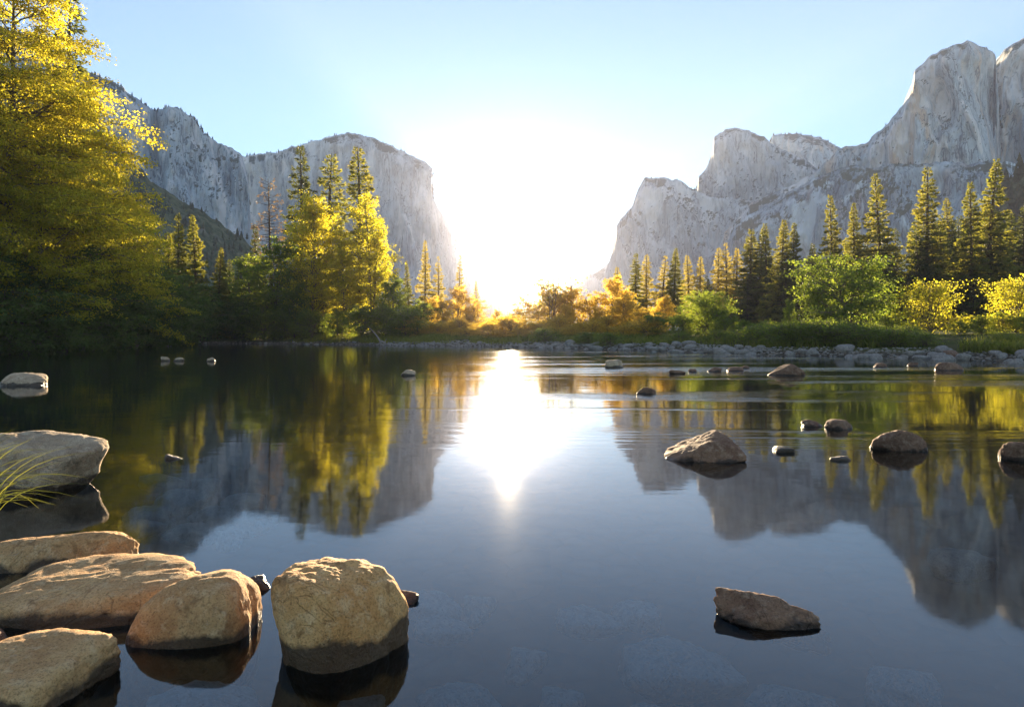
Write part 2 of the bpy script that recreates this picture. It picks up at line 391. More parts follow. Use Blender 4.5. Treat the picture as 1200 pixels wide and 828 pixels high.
# ------------------------------------------------------------------ mountains
MS = .45
def mountain(label, outline, mat, slope=.18, rib=40, seed=0, nu=320, nv=120, depth=500, power=1.4, talus=.25, rough=1.0, name='mountain'):
    """outline: (px, py, distance) along the rim; the face falls towards the camera, a plateau and a back wall lie behind it"""
    o = np.array(outline, float)
    arc = np.concatenate([[0], np.cumsum(np.hypot(np.diff(o[:, 0]), np.diff(o[:, 1])))])
    a = np.linspace(0, arc[-1], nu)
    px, py, dd = (np.interp(a, arc, o[:, k]) for k in range(3))
    T = np.stack([(px - 600) / F * dd, dd, CAMH + (HOR - py) / F * dd], -1)
    T[:, 2] = np.maximum(T[:, 2], -1)
    tx, ty, tz = T.T
    tz = tz + np.clip(tz / 200, 0, 1) * (16 * fbm(tx * .012, ty * .012, 0 * tx + seed, 5, .6) + 7 * fbm(tx * .06, ty * .06, 0 * tx + seed, 3)) * rough
    outx, outy = -tx / np.hypot(tx, ty), -ty / np.hypot(tx, ty)
    v = np.linspace(0, 1, nv)
    rows = []
    for k in range(nv):
        z = -1 + (tz + 1) * v[k]
        hgt = tz - z
        off = slope * hgt + talus * np.maximum(0, .28 * tz - z) * 1.6
        # ribs running down the face, buttresses and ledges
        n1 = fbm((tx + z * .25) * .0042 + seed, ty * .004, z * .0016, 4)
        n2 = .75 - 2.2 * abs(fbm(tx * .018, ty * .018 + seed, z * .0045, 5, .55))
        n3 = fbm(tx * .06, ty * .06, z * .035 + seed, 4)
        disp = (1 - abs(n1) * 3.2) * rib * 1.5 + n2 * rib * .7 + n3 * rib * .28
        edge = np.clip(hgt / 60, 0.15, 1)
        disp = disp * edge * np.clip(tz / 150, 0, 1)
        r = off + disp
        r = r + np.where(hgt < 40, -(40 - hgt) ** 2 / 160, 0)     # rounded rim
        rows.append(np.stack([tx + outx * r, ty + outy * r, z], -1))
    for back, drop in ((40, .03), (120, .05), (depth * .6, .1), (depth, .3), (depth * 1.2, 1.0)):
        jit = fbm(tx * .01, ty * .01, 0 * tx + back, 3) * 15 * (drop < .9)
        bb = np.minimum(back, 40 + back * np.clip(tz / 300, 0, 1))
        z = np.maximum(-1, tz * (1 - drop) - abs(jit) - 6) if drop < 1 else -1 + 0 * tz
        rows.append(np.stack([tx - outx * (bb + 20), ty - outy * (bb + 20), z], -1))
    V = np.stack(rows, 1)
    V = V * MS; V[..., 2] += CAMH * (1 - MS)
    me = mesh_np(name, V.reshape(-1, 3), grid_faces(nu, len(rows)), mat, True)
    b = ob(name, me); tag(b, label, 'mountain', kind='structure')
    return V[:, nv - 1], [V[:, k] for k in range(V.shape[1])]

rimT = []
elcap = [(270, 391, 3500), (272, 300, 3500), (276, 200, 3450), (284, 183, 3400), (307, 181, 3350), (330, 176, 3300), (349, 169, 3250), (368, 165, 3220), (391, 158, 3200), (407, 156, 3180), (433, 160, 3160),
         (456, 170, 3140), (483, 183, 3120), (500, 191, 3100), (505.5, 197, 3110), (506.5, 231, 3130), (514, 245, 3160), (533, 268, 3250), (552, 287, 3350), (572, 320, 3450), (590, 350, 3550), (610, 392, 3650)]
lcliff = [(-330, 10, 1700), (-200, 10, 1750), (-40, 35, 1850), (60, 62, 1950), (118, 88, 2050), (134, 95, 2080), (157, 111, 2120), (175, 124, 2170), (182, 129, 2230), (190, 126, 2210), (200, 125, 2180), (226, 137, 2250), (238, 153, 2280), (265, 170, 2370),
          (284, 182, 2450), (290, 205, 2480), (294, 260, 2510), (298, 330, 2540), (302, 391, 2560)]
T1, _ = mountain('huge pale granite monolith with a blunt vertical nose left of the sun', elcap, M['cliff_far'], .10, 34, 3, 420, 130, 700)
T2, _ = mountain('streaked grey cliff wall above the forested slope at the left', lcliff, M['cliff_left'], .16, 55, 11, 420, 130, 700)
lhill = [(-300, 30, 1150), (-100, 60, 1200), (60, 110, 1250), (110, 148, 1280), (134, 163, 1300), (150, 184, 1320), (177, 209, 1350), (215, 234, 1380), (253, 257, 1400), (284, 276, 1430), (296, 290, 1440), (312, 340, 1460), (330, 391, 1480)]
T3, R3 = mountain('dark green wooded slope below the left cliff', lhill, M['hill'], .9, 16, 5, 260, 80, 300, talus=0, name='hill')
rb = [(690, 391, 2950), (709, 322, 2950), (717, 297, 2940), (723, 263, 2920), (729, 253, 2910), (740, 242, 2900), (748, 220, 2890), (756, 209, 2880), (779, 208, 2860), (800, 211, 2840), (817, 222, 2800), (833, 230, 2770), (862, 234, 2740), (900, 238, 2700), (940, 270, 2680), (970, 391, 2660)]
mr = [(800, 391, 3150), (812, 230, 3150), (817, 217, 3150), (819, 206, 3140), (829, 193, 3130), (835, 176, 3120), (837, 159, 3110), (844, 153, 3100), (858, 149, 3090), (875, 151, 3080), (892, 157, 3060), (904, 167, 3040), (925, 180, 3010), (950, 191, 2980), (1000, 230, 2950), (1020, 391, 2900)]
bh = [(894, 391, 3800), (899, 200, 3800), (903, 164, 3800), (906, 157, 3790), (917, 155, 3780), (946, 158, 3760), (967, 165, 3740), (983, 172, 3720), (1030, 200, 3700), (1050, 391, 3680)]
rw = [(800, 391, 2500), (826, 330, 2480), (850, 270, 2440), (879, 238, 2400), (915, 222, 2350), (950, 205, 2300), (987, 173, 2230), (1017, 165, 2180), (1033, 151, 2150), (1058, 122, 2110), (1069, 97, 2090), (1072, 84, 2080), (1083, 72, 2070), (1100, 59, 2060), (1117, 50, 2050), (1133, 48, 2040),
      (1154, 53, 2040), (1164, 58, 2050), (1167, 68, 2070), (1170, 110, 2120), (1174, 200, 2170), (1178, 300, 2200), (1182, 391, 2220)]
rs = [(832, 391, 2150), (842, 330, 2150), (850, 285, 2140), (862, 262, 2130), (884, 246, 2110), (915, 232, 2080), (942, 217, 2050), (965, 206, 2020), (990, 197, 2000), (1020, 196, 1980), (1045, 190, 1960), (1075, 192, 1940), (1105, 186, 1920), (1135, 192, 1900), (1165, 190, 1890), (1210, 196, 1880), (1240, 300, 1870), (1250, 391, 1860)]
fp = [(1120, 391, 2450), (1150, 150, 2430), (1164, 74, 2400), (1175, 61, 2370), (1187, 51, 2340), (1200, 43, 2300), (1240, 28, 2200), (1300, 50, 2100), (1380, 140, 2000), (1480, 391, 1900)]
T4, _ = mountain('flat-topped sunlit buttress right of the sun with a brushy ledge', rb, M['cliff_far'], .30, 45, 21, 320, 110, 500)
T5, _ = mountain('rounded pale dome of rock above the flat-topped buttress', mr, M['cliff_far'], .25, 40, 27, 300, 110, 400)
T6, _ = mountain('distant tree-topped hump behind the pale dome', bh, M['cliff_right'], .35, 30, 33, 180, 90, 300)
T7, _ = mountain('towering granite wall with ochre streaks above the pines on the right', rw, M['cliff_right'], .14, 50, 41, 460, 140, 600)
TS, _ = mountain('darker blue-grey rock slab forming a ledge under the ochre-streaked wall', rs, M['cliff_slab'], .35, 40, 63, 420, 100, 160)
T8, _ = mountain('dark grey peak at the far right behind the ochre-streaked wall', fp, M['cliff_right'], .14, 50, 47, 220, 120, 500)
far_r = [(620, 391, 4000), (640, 362, 4000), (660, 340, 4000), (690, 322, 4000), (703, 316, 4000), (716, 306, 4000), (740, 300, 4000), (800, 300, 4000), (900, 391, 4000)]
T9, _ = mountain('faint hazy ridge far up the valley', far_r, M['cliff_far'], .4, 30, 51, 140, 60, 400)
rhill = [(1080, 391, 800), (1110, 330, 790), (1135, 280, 780), (1160, 240, 770), (1180, 212, 760), (1205, 190, 750), (1260, 160, 740), (1340, 140, 720), (1480, 140, 680)]
T10, R10 = mountain('dark wooded slope behind the pines at the right edge', rhill, M['hill'], .9, 8, 57, 160, 60, 200, talus=0, name='hill')

def tiny_conifers(pts, hs, rng):
    """many far-off conifers as stacked jagged skirts"""
    V = []; Fq = []; n = 0
    for p, h in zip(pts, hs):
        k = 6; r = h * rng.uniform(.16, .26)
        th = np.linspace(0, 2 * np.pi, k, endpoint=False) + rng.uniform(0, 6)
        rings = []
        for z, q in ((-.08, .25), (.1, 1.0), (.36, .62), (.42, .78), (.66, .40), (.70, .50), (1.0, .02)):
            rr = r * q * rng.uniform(.7, 1.25, k)
            rings.append(np.stack([p[0] + rr * np.cos(th), p[1] + rr * np.sin(th), p[2] + h * z + 0 * th], -1))
        m = len(rings); V.append(np.concatenate(rings))
        i = np.arange(m * k).reshape(m, k) + n; j = np.roll(i, -1, 1); n += m * k
        Fq.append(np.stack([i[:-1], i[1:], j[1:], j[:-1]], -1).reshape(-1, 4))
    return np.concatenate(V), np.concatenate(Fq)
def rim_wood(T, label, n, hmin, hmax, lo, hi, seed, clump=.5):
    rng = np.random.default_rng(seed)
    pts = []; hs = []
    while len(pts) < n:
        i = rng.integers(lo, hi); p = T[i]
        if p[2] < 45: continue
        if fbm(np.array([p[0] * .027]), np.array([p[1] * .027]), np.array([seed * 1.0]), 2)[0] < -.15 + clump * rng.normal() * .2: continue
        b = rng.uniform(0, 27); dn = math.hypot(p[0], p[1])
        pts.append((p[0] * (1 + b / dn) + rng.normal() * 2, p[1] * (1 + b / dn), p[2] - 3 - b * .06)); hs.append(rng.uniform(hmin, hmax) * .5)
    V, Fq = tiny_conifers(pts, hs, rng)
    tag(ob('rim_forest', mesh_np('rim_forest', V, Fq, M['needle_dark'])), label, 'forest', kind='stuff')
rim_wood(T1, 'fringe of tiny conifers along the monolith summit', 330, 8, 18, 60, 300, 1)
rim_wood(T2, 'fringe of tiny conifers along the left cliff rim', 420, 8, 18, 120, 345, 2)
rim_wood(T4, 'tiny conifers on top of the flat-topped buttress', 200, 8, 16, 120, 270, 3)
rim_wood(T6, 'tiny conifers covering the distant hump', 320, 10, 20, 70, 135, 4)
rim_wood(T7, 'sparse tiny conifers on the ochre wall shoulder', 60, 8, 16, 130, 330, 5)
rim_wood(TS, 'tiny conifers along the ledge of the blue-grey slab', 110, 7, 15, 60, 400, 6)
def slope_wood(R, label, n, hmin, hmax, seed, c0, c1):
    rng = np.random.default_rng(seed); A = np.stack(R, 1)
    pts = []; hs = []
    for _ in range(n):
        p = A[rng.integers(c0, c1), int(80 * rng.random() ** .8) % (A.shape[1] - 5)]
        if p[2] < 10: continue
        pts.append(p + np.array([rng.normal() * 3, rng.normal() * 3, -1])); hs.append(rng.uniform(hmin, hmax) * .5)
    V, Fq = tiny_conifers(pts, hs, rng)
    tag(ob('slope_forest', mesh_np('slope_forest', V, Fq, M['needle_dark'])), label, 'forest', kind='stuff')
slope_wood(R3, 'scattered dark conifers on the wooded slope below the left cliff', 1500, 6, 15, 8, 60, 250)
slope_wood(R10, 'dense dark conifers on the wooded slope at the right edge', 900, 10, 22, 9, 10, 150)

# ------------------------------------------------------------------ trees
def conifer_mesh(H, R, seed, base=.10, dens=1.0, mat='needle', name='conifer', pw=.75, gap=0.0, card=1.0, bare=False):
    rng = np.random.default_rng(seed)
    tb = MB(); zs = np.linspace(0, 1, 12)
    lean = rng.normal(0, .012, 2)
    trunk = np.stack([lean[0] * H * zs ** 2 + .04 * np.sin(zs * 9 + seed), lean[1] * H * zs ** 2, H * zs - .3], -1)
    tb.tube(trunk, H * .0125 * (1 - zs) ** .8 + .02, 8)
    LP, LD, LN, LL, LW = [], [], [], [], []
    nl = int(H * 8 * dens)
    ts = base + (1 - base) * .985 * (np.arange(nl) + rng.random(nl)) / nl
    az = 0
    for t in ts:
        az += 2.4 + rng.normal() * .5
        if rng.random() < gap: continue
        L = R * (1 - t) ** pw * rng.uniform(.55, 1.15) * min(1, .55 + (t - base) * 4) + .12; cs = card * (.45 + .55 * (1 - t) ** .5)
        el = math.radians(-16 + 36 * t ** 2 + rng.normal() * 9)
        dirv = np.array([math.cos(az) * math.cos(el), math.sin(az) * math.cos(el), math.sin(el)])
        p0 = np.array([np.interp(t, zs, trunk[:, 0]), np.interp(t, zs, trunk[:, 1]), H * t - .3])
        side = np.array([-math.sin(az), math.cos(az), 0])
        s8 = np.linspace(0, 1, 5)
        crv = p0 + dirv * L * s8[:, None] + np.array([0, 0, 1]) * (-.10 * L * s8 ** 1 + .13 * L * s8 ** 2.5)[:, None]
        if L > .8: tb.tube(crv, (.012 + .012 * L) * (1 - s8) + .008, 4)
        m = int((16 + 48 * L) * dens * (.2 if bare else 1) / card)
        s = rng.random(m) ** .7 * .95 + .08 if not bare else rng.random(m) * .5 + .5
        wv = (.34 * L * (1 - s * .85) ** .8 + .10) * (rng.random(m) * 2 - 1)
        pos = np.stack([np.interp(s, s8, crv[:, k]) for k in range(3)], -1) + side * wv[:, None]
        pos[:, 2] += rng.normal(0, .06 + .03 * L, m) - .10 * abs(wv)
        D = dirv * 1.0 + side * (np.sign(wv) * .7)[:, None] + rng.normal(0, .45, (m, 3)) + np.array([0, 0, -.1])
        N = np.array([0, 0, .5]) + rng.normal(0, .8, (m, 3))
        LP.append(pos); LD.append(D); LN.append(N)
        LL.append(rng.uniform(.30, .60, m) * cs); LW.append(rng.uniform(.12, .24, m) * cs)
    V, Fq = leaves(np.concatenate(LP), np.concatenate(LD), np.concatenate(LN), np.concatenate(LL), np.concatenate(LW))
    return tb.mesh(name + '_trunk', M['bark']), mesh_np(name + '_crown', V, Fq, M[mat])

def broadleaf_mesh(H, R, seed, base=.12, mat='leaf_gold', n_limb=46, n_sub=7, per=22, leaf=.20, flat=.45, stems=1, prof=None, droop=.15, up=35, name='broadleaf', bark='bark_pale', zmin=0.0, trunk_r=.011):
    rng = np.random.default_rng(seed)
    prof = prof or (lambda t: math.sin(math.pi * min(1, max(0, t)) ** .8) ** .6)
    tb = MB(); LP, LD = [], []
    zs = np.linspace(0, 1, 10)
    trunks = []
    for k in range(stems):
        a = rng.uniform(0, 6.28); lean = rng.uniform(.05, .30) * R if stems > 1 else rng.uniform(0, .15) * R
        hh = H * (1 if k == 0 else rng.uniform(.7, .95))
        tr = np.stack([math.cos(a) * lean * 1.6 * zs ** 1.4 + .03 * H * np.sin(zs * 5 + a) * zs * .3, math.sin(a) * lean * 1.6 * zs ** 1.4, hh * .93 * zs - .3], -1)
        tb.tube(tr, H * trunk_r * (1 if stems == 1 else .7) * (1 - zs) ** .7 + .012, 8); trunks.append(tr)
    for i in range(n_limb):
        tr = trunks[i % stems]
        t = base + (1 - base) * ((i + rng.random()) / n_limb)
        p0 = np.array([np.interp(t * .98, zs, tr[:, k]) for k in range(3)])
        az = i * 2.4 + rng.normal() * .4
        L = R * prof(t) * rng.uniform(.6, 1.12) + .05 * R
        el = math.radians(up * (.5 + t) + rng.normal() * 12)
        dv = np.array([math.cos(az) * math.cos(el), math.sin(az) * math.cos(el), math.sin(el)])
        s = np.linspace(0, 1, 7)
        wig = rng.normal(0, .05 * L, (7, 3)) * s[:, None]
        crv = p0 + dv * L * s[:, None] + wig; crv[:, 2] -= droop * L * s ** 2
        tb.tube(crv, (.010 * L + .012) * (1 - s) + .008, 5)
        for j in range(n_sub):
            q = .25 + .75 * (j + rng.random()) / n_sub
            c0 = np.array([np.interp(q, s, crv[:, k]) for k in range(3)])
            a2 = az + rng.choice([-1, 1]) * rng.uniform(.3, 1.3); e2 = rng.normal(.1, .25)
            l2 = L * rng.uniform(.22, .42) * (1.15 - q * .5) + .25
            d2 = np.array([math.cos(a2) * math.cos(e2), math.sin(a2) * math.cos(e2), math.sin(e2)])
            c1 = c0 + d2 * l2 + np.array([0, 0, -droop * l2])
            tb.tube([c0, (c0 + c1) / 2 + [0, 0, .04 * l2], c1], [.014 + .004 * l2, .010, .004], 4)
            m = int(per * rng.uniform(.6, 1.4) * max(.6, l2))
            f = rng.random(m) ** .75
            pos = c0 + (c1 - c0) * f[:, None] * 1.12
            sp = .15 * l2 + .10
            pos = pos + rng.normal(0, 1, (m, 3)) * np.array([sp, sp, sp * flat])
            LP.append(pos); LD.append(d2 * .8 + rng.normal(0, .7, (m, 3)) + np.array([0, 0, -.25]))
    LP = np.concatenate(LP); LD = np.concatenate(LD); m = len(LP)
    k = LP[:, 2] > zmin; LP, LD = LP[k], LD[k]; m = len(LP)
    N = np.array([0, 0, .45]) + rng.normal(0, .8, (m, 3))
    L = rng.uniform(.6, 1.25, m) * leaf
    V, Fq = leaves(LP, LD, N, L, L * rng.uniform(.45, .7, m))
    return tb.mesh(name + '_trunk', M[bark]), mesh_np(name + '_crown', V, Fq, M[mat])

def place_tree(kind, meshes, x, y, scale, rz, label, cat, group=None, sz=None, part=('trunk', 'crown')):
    r = bpy.data.objects.new(kind, None); COL.objects.link(r)
    r.location = (x, y, gz(x, y) - .05); r.rotation_euler.z = rz
    r.scale = (scale, scale, sz or scale)
    tag(r, label, cat, group)
    for nm, me in zip(part, meshes): ob(nm, me, r)
    return r

CON = [conifer_mesh(26, 4.4, 1, pw=.95), conifer_mesh(26, 3.8, 2, pw=.85, gap=.1), conifer_mesh(26, 4.9, 3, base=.06, pw=1.0, gap=.05), conifer_mesh(26, 3.5, 4, gap=.22, pw=.75, base=.16), conifer_mesh(26, 4.2, 5, base=.05, gap=.14, pw=.9),
       conifer_mesh(26, 4.6, 6, base=.2, gap=.25, pw=.8, card=1.1), conifer_mesh(26, 4.0, 7, base=.1, gap=.3, pw=.7), conifer_mesh(26, 5.0, 8, base=.05, gap=.1, pw=1.1)]
GLD = [conifer_mesh(26, 4.4, 14, mat='needle_glow_tint', pw=.95, gap=.1, dens=.8), conifer_mesh(26, 4.0, 15, mat='needle_glow_tint', pw=.85, gap=.2, dens=.8), conifer_mesh(26, 4.7, 16, mat='needle_glow_tint', base=.05, gap=.1, pw=1.0, dens=.8)]
PINE = [conifer_mesh(27, 3.9, 11, base=.16, mat='needle_dark', gap=.2, pw=.75, card=1.15, dens=.75), conifer_mesh(27, 4.2, 12, base=.16, gap=.18, pw=.75, card=1.15, dens=.75), conifer_mesh(27, 3.7, 13, base=.2, gap=.15, pw=.7, card=1.1, dens=.8)]
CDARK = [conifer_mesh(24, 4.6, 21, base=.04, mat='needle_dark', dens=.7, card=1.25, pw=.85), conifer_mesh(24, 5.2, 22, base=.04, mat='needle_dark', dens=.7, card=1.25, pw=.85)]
SNAG = conifer_mesh(22, 3.4, 31, base=.35, mat='dry_twig', bare=True, dens=.55, gap=.1, pw=.35)

def con(px, top, dist, protos, label, group=None, wide=1.0, seed=None):
    x = X(px, dist); me, H0 = protos
    h = CAMH + (HOR - top) / F * dist - gz(x, dist) + .05
    s = h / H0
    rng = random.Random(int(px * 7 + top * 13))
    o = place_tree('conifer', me, x, dist, s * wide * rng.uniform(.82, 1.2), rng.uniform(0, 6.28), label, 'conifer', group, s)
    o.rotation_euler.x, o.rotation_euler.y = rng.gauss(0, .02), rng.gauss(0, .02)
    return o
C = lambda i: (CON[i % 8], 25.7)
G = lambda i: (GLD[i % 3], 25.7)
PN = lambda i: (PINE[i % 3], 26.7)
DK = lambda i: (CDARK[i % 2], 23.7)

con(353, 170, 112, PN(0), 'tall dark pine, leftmost of the three standing above the riverside cottonwoods', wide=1.35)
con(382, 178, 116, PN(1), 'middle pine of the three above the riverside cottonwoods, half hidden by a golden crown', wide=1.3)
con(422, 173, 110, PN(2), 'golden lit pine, rightmost of the three above the riverside cottonwoods', wide=1.35)
con(320, 211, 112, (SNAG, 21.7), 'thin dead conifer with bare yellowish branches left of the tall dark pine')
con(498, 280, 135, G(0), 'hazy golden conifer right of the cottonwoods, taller than its two neighbours', wide=1.1)
con(514, 300, 142, G(1), 'small hazy conifer between two taller ones left of the sun')
con(537, 298, 140, G(1), 'slim hazy conifer closest to the sun on its left side')
con(558, 328, 150, G(2), 'low hazy conifer almost lost in the glow left of the sun')
con(480, 305, 130, C(4), 'dim conifer tucked against the right side of the cottonwoods')
con(209, 249, 92, C(3), 'slender grey-green conifer at the left bend, left of its taller twin', wide=1.25)
con(233, 251, 96, C(1), 'slender grey-green conifer at the left bend, right of its twin', wide=1.35)
con(195, 272, 86, C(0), 'golden edged conifer beside the big left alders', wide=1.1)
con(254, 289, 100, C(2), 'small pale conifer at the left bend in front of the wooded slope')
con(268, 303, 108, DK(0), 'low dark conifer in the gap before the riverside cottonwoods')
con(283, 300, 106, DK(1), 'dark rounded conifer at the left foot of the riverside cottonwoods')
con(300, 262, 110, DK(0), 'dark conifer under the dead snag')
con(76, -25, 70, (PINE[0], 26.7), 'tall dark pine topping out above the golden alder crowns at the left')
con(150, 222, 72, C(2), 'conifer with golden boughs rising among the left alders', wide=1.15)
# right-hand stand
for px, top, dist, k, lab in [
    (725, 312, 128, 0, 'first and faintest conifer of the right-hand stand, nearest the glow'),
    (744, 296, 126, 1, 'dark slim conifer with a hazy spire second in the right-hand stand'),
    (757, 297, 130, 3, 'pale hazy conifer just right of the dark slim one'),
    (775, 299, 124, 4, 'bright small conifer left of the taller spire in the hazy part of the stand'),
    (789, 290, 120, 1, 'tallest spire in the hazy part of the right-hand stand'),
    (808, 298, 158, 0, 'rounded golden conifer between the hazy spire and a thin dull conifer'),
    (820, 299, 152, 3, 'thin dull conifer in front of the buttress foot'),
    (841, 289, 146, 0, 'golden conifer, left one of a tight clump of three'),
    (851, 284, 144, 4, 'golden conifer, tallest of a tight clump of three'),
    (863, 290, 140, 2, 'golden conifer, right one of a tight clump of three'),
    (878, 268, 134, 1, 'golden conifer left of the paired spires at the stand centre'),
    (887, 262, 132, 0, 'golden tall conifer of the paired spires at the stand centre'),
    (899, 272, 128, 3, 'dark conifer right of the paired spires'),
    (916, 255, 110, 2, 'broad golden conifer, left of two joined crowns behind the round bush'),
    (929, 260, 112, 0, 'golden conifer, right of two joined crowns behind the round bush'),
    (976, 226, 106, 4, 'golden conifer with a sharp lit top directly above the round green tree'),
    (1002, 237, 108, 2, 'duller conifer between two brighter taller ones above the round green tree'),
    (1036, 201, 104, 0, 'tall bright golden conifer right of the duller shorter one'),
    (1087, 195, 102, 4, 'tall conifer with an open dark trunk and golden top above the yellow bush'),
    (1113, 231, 118, 1, 'small dark conifer far back between two tall golden ones'),
    (1139, 212, 100, 2, 'lower golden conifer joined to the tallest one at the right'),
    (1155, 188, 102, 4, 'tallest golden conifer at the right edge of the stand'),
]:
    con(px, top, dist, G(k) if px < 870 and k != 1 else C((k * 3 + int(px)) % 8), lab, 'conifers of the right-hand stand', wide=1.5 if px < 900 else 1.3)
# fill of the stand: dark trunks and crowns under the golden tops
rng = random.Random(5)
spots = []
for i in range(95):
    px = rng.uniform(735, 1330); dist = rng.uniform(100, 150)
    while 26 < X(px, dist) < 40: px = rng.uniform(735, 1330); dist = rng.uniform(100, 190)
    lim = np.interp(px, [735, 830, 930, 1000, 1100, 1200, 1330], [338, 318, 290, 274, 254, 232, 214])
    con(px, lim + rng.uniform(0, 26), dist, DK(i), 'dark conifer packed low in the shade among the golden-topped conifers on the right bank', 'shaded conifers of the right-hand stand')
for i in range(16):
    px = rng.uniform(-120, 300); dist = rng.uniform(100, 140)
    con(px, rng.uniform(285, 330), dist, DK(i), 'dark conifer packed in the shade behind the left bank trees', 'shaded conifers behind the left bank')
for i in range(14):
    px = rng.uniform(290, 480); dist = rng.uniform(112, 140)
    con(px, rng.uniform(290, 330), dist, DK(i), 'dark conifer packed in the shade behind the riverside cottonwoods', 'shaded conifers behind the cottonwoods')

# broadleaf trees of the left bank
ALD = [broadleaf_mesh(28, 7.5, 101, n_limb=100, n_sub=11, per=46, leaf=.20, flat=.35, up=22, base=.26, droop=.22),
       broadleaf_mesh(22, 6.0, 102, n_limb=80, n_sub=10, per=46, leaf=.20, flat=.35, up=22, base=.24, droop=.22),
       broadleaf_mesh(17, 5.0, 103, n_limb=56, n_sub=9, per=40, leaf=.20, flat=.35, up=20, base=.2, droop=.25)]
def bl(px, top, dist, me, H0, label, cat='tree', group=None, kind='alder_tree', wide=None, rz=None):
    x = X(px, dist); h = CAMH + (HOR - top) / F * dist - gz(x, dist)
    s = h / H0; r_ = random.Random(int(px * 3 + top))
    return place_tree(kind, me, x, dist, wide * s if wide else s, r_.uniform(0, 6.28) if rz is None else rz, label, cat, group, s)
bl(8, -75, 47, ALD[0], 28, 'huge golden alder filling the upper left corner above the river bank')
bl(-75, -60, 44, ALD[0], 28, 'golden alder cut off by the left edge beside the huge one')
bl(75, 62, 55, ALD[1], 22, 'golden alder with layered boughs right of the huge one')
bl(118, 165, 62, ALD[1], 22, 'mid-height golden alder stepping down from the tall left alders')
bl(160, 228, 69, ALD[2], 17, 'lowest golden alder at the right end of the left alder row')
bl(45, 150, 49, ALD[2], 17, 'alder with tangled bare twigs low in front of the huge one')
SHB = [broadleaf_mesh(6, 3.2, 201, mat='leaf_green', n_limb=40, n_sub=6, per=34, leaf=.20, flat=.6, stems=5, base=.05, up=40, name='shrub'),
       broadleaf_mesh(5, 3.4, 202, mat='leaf_green', n_limb=44, n_sub=6, per=34, leaf=.19, flat=.6, stems=6, base=.03, up=35, name='shrub'),
       broadleaf_mesh(2.4, 1.9, 203, mat='leaf_green', n_limb=40, n_sub=5, per=30, leaf=.13, flat=.8, stems=7, base=.02, up=50, name='shrub', trunk_r=.008)]
LOW = broadleaf_mesh(10, 4.6, 211, mat='leaf_dark', n_limb=60, n_sub=8, per=30, leaf=.27, flat=.4, up=22, base=.03, droop=.2, stems=2)
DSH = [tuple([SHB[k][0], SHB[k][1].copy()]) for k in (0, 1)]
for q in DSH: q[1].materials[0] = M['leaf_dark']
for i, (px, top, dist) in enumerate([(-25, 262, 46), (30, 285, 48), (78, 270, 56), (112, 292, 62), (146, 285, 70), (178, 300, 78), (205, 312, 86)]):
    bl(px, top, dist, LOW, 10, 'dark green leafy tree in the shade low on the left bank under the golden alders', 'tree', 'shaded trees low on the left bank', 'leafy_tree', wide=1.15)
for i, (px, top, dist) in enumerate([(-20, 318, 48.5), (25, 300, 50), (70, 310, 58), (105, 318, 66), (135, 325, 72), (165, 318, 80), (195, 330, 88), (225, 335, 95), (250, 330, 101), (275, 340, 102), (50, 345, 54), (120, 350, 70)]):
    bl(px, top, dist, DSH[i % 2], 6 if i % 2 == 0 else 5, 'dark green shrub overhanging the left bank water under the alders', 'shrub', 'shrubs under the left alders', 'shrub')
# riverside cottonwoods, centre left
COT = [broadleaf_mesh(20, 5.2, 301, mat='leaf_gold', n_limb=64, n_sub=8, per=26, leaf=.30, flat=.8, up=48, base=.12, droop=.08, stems=2, prof=lambda t: .35 + .65 * math.sin(math.pi * min(1, t) ** 1.3) ** .7),
       broadleaf_mesh(20, 4.2, 302, mat='leaf_gold', n_limb=64, n_sub=8, per=24, leaf=.30, flat=.8, up=52, base=.08, droop=.08, stems=2, prof=lambda t: .45 + .55 * math.sin(math.pi * min(1, t) ** 1.1) ** .7),
       broadleaf_mesh(14, 4.6, 303, mat='leaf_green', n_limb=54, n_sub=7, per=26, leaf=.30, flat=.8, up=40, base=.05, droop=.1, stems=3)]
bl(366, 226, 101, COT[0], 20, 'golden cottonwood with a wide airy crown in front of the pines', kind='cottonwood_tree')
bl(436, 228, 100, COT[1], 20, 'bright golden cottonwood with a tall narrow crown, right end of the riverside group', kind='cottonwood_tree')
bl(405, 262, 98, COT[1], 20, 'shorter cottonwood between the wide and the narrow golden ones', kind='cottonwood_tree')
bl(322, 268, 102, COT[2], 14, 'dark green leafy tree left of the wide golden cottonwood', kind='cottonwood_tree')
bl(296, 292, 104, COT[2], 14, 'dark green leafy tree at the left end of the riverside group', kind='cottonwood_tree')
bl(345, 318, 99, COT[2], 14, 'low leafy tree under the wide golden cottonwood', kind='cottonwood_tree')
bl(458, 318, 96, COT[2], 14, 'low hazy leafy tree at the right foot of the narrow cottonwood', kind='cottonwood_tree')
for i, (px, top, dist) in enumerate([(285, 345, 103), (310, 350, 100), (335, 352, 99), (365, 358, 97), (395, 356, 95), (425, 352, 93), (452, 350, 92), (475, 355, 92), (492, 345, 100)]):
    bl(px, top, dist, SHB[i % 2], 6 if i % 2 == 0 else 5, 'green shrub at the foot of the riverside cottonwoods', 'shrub', 'shrubs under the cottonwoods', 'shrub')
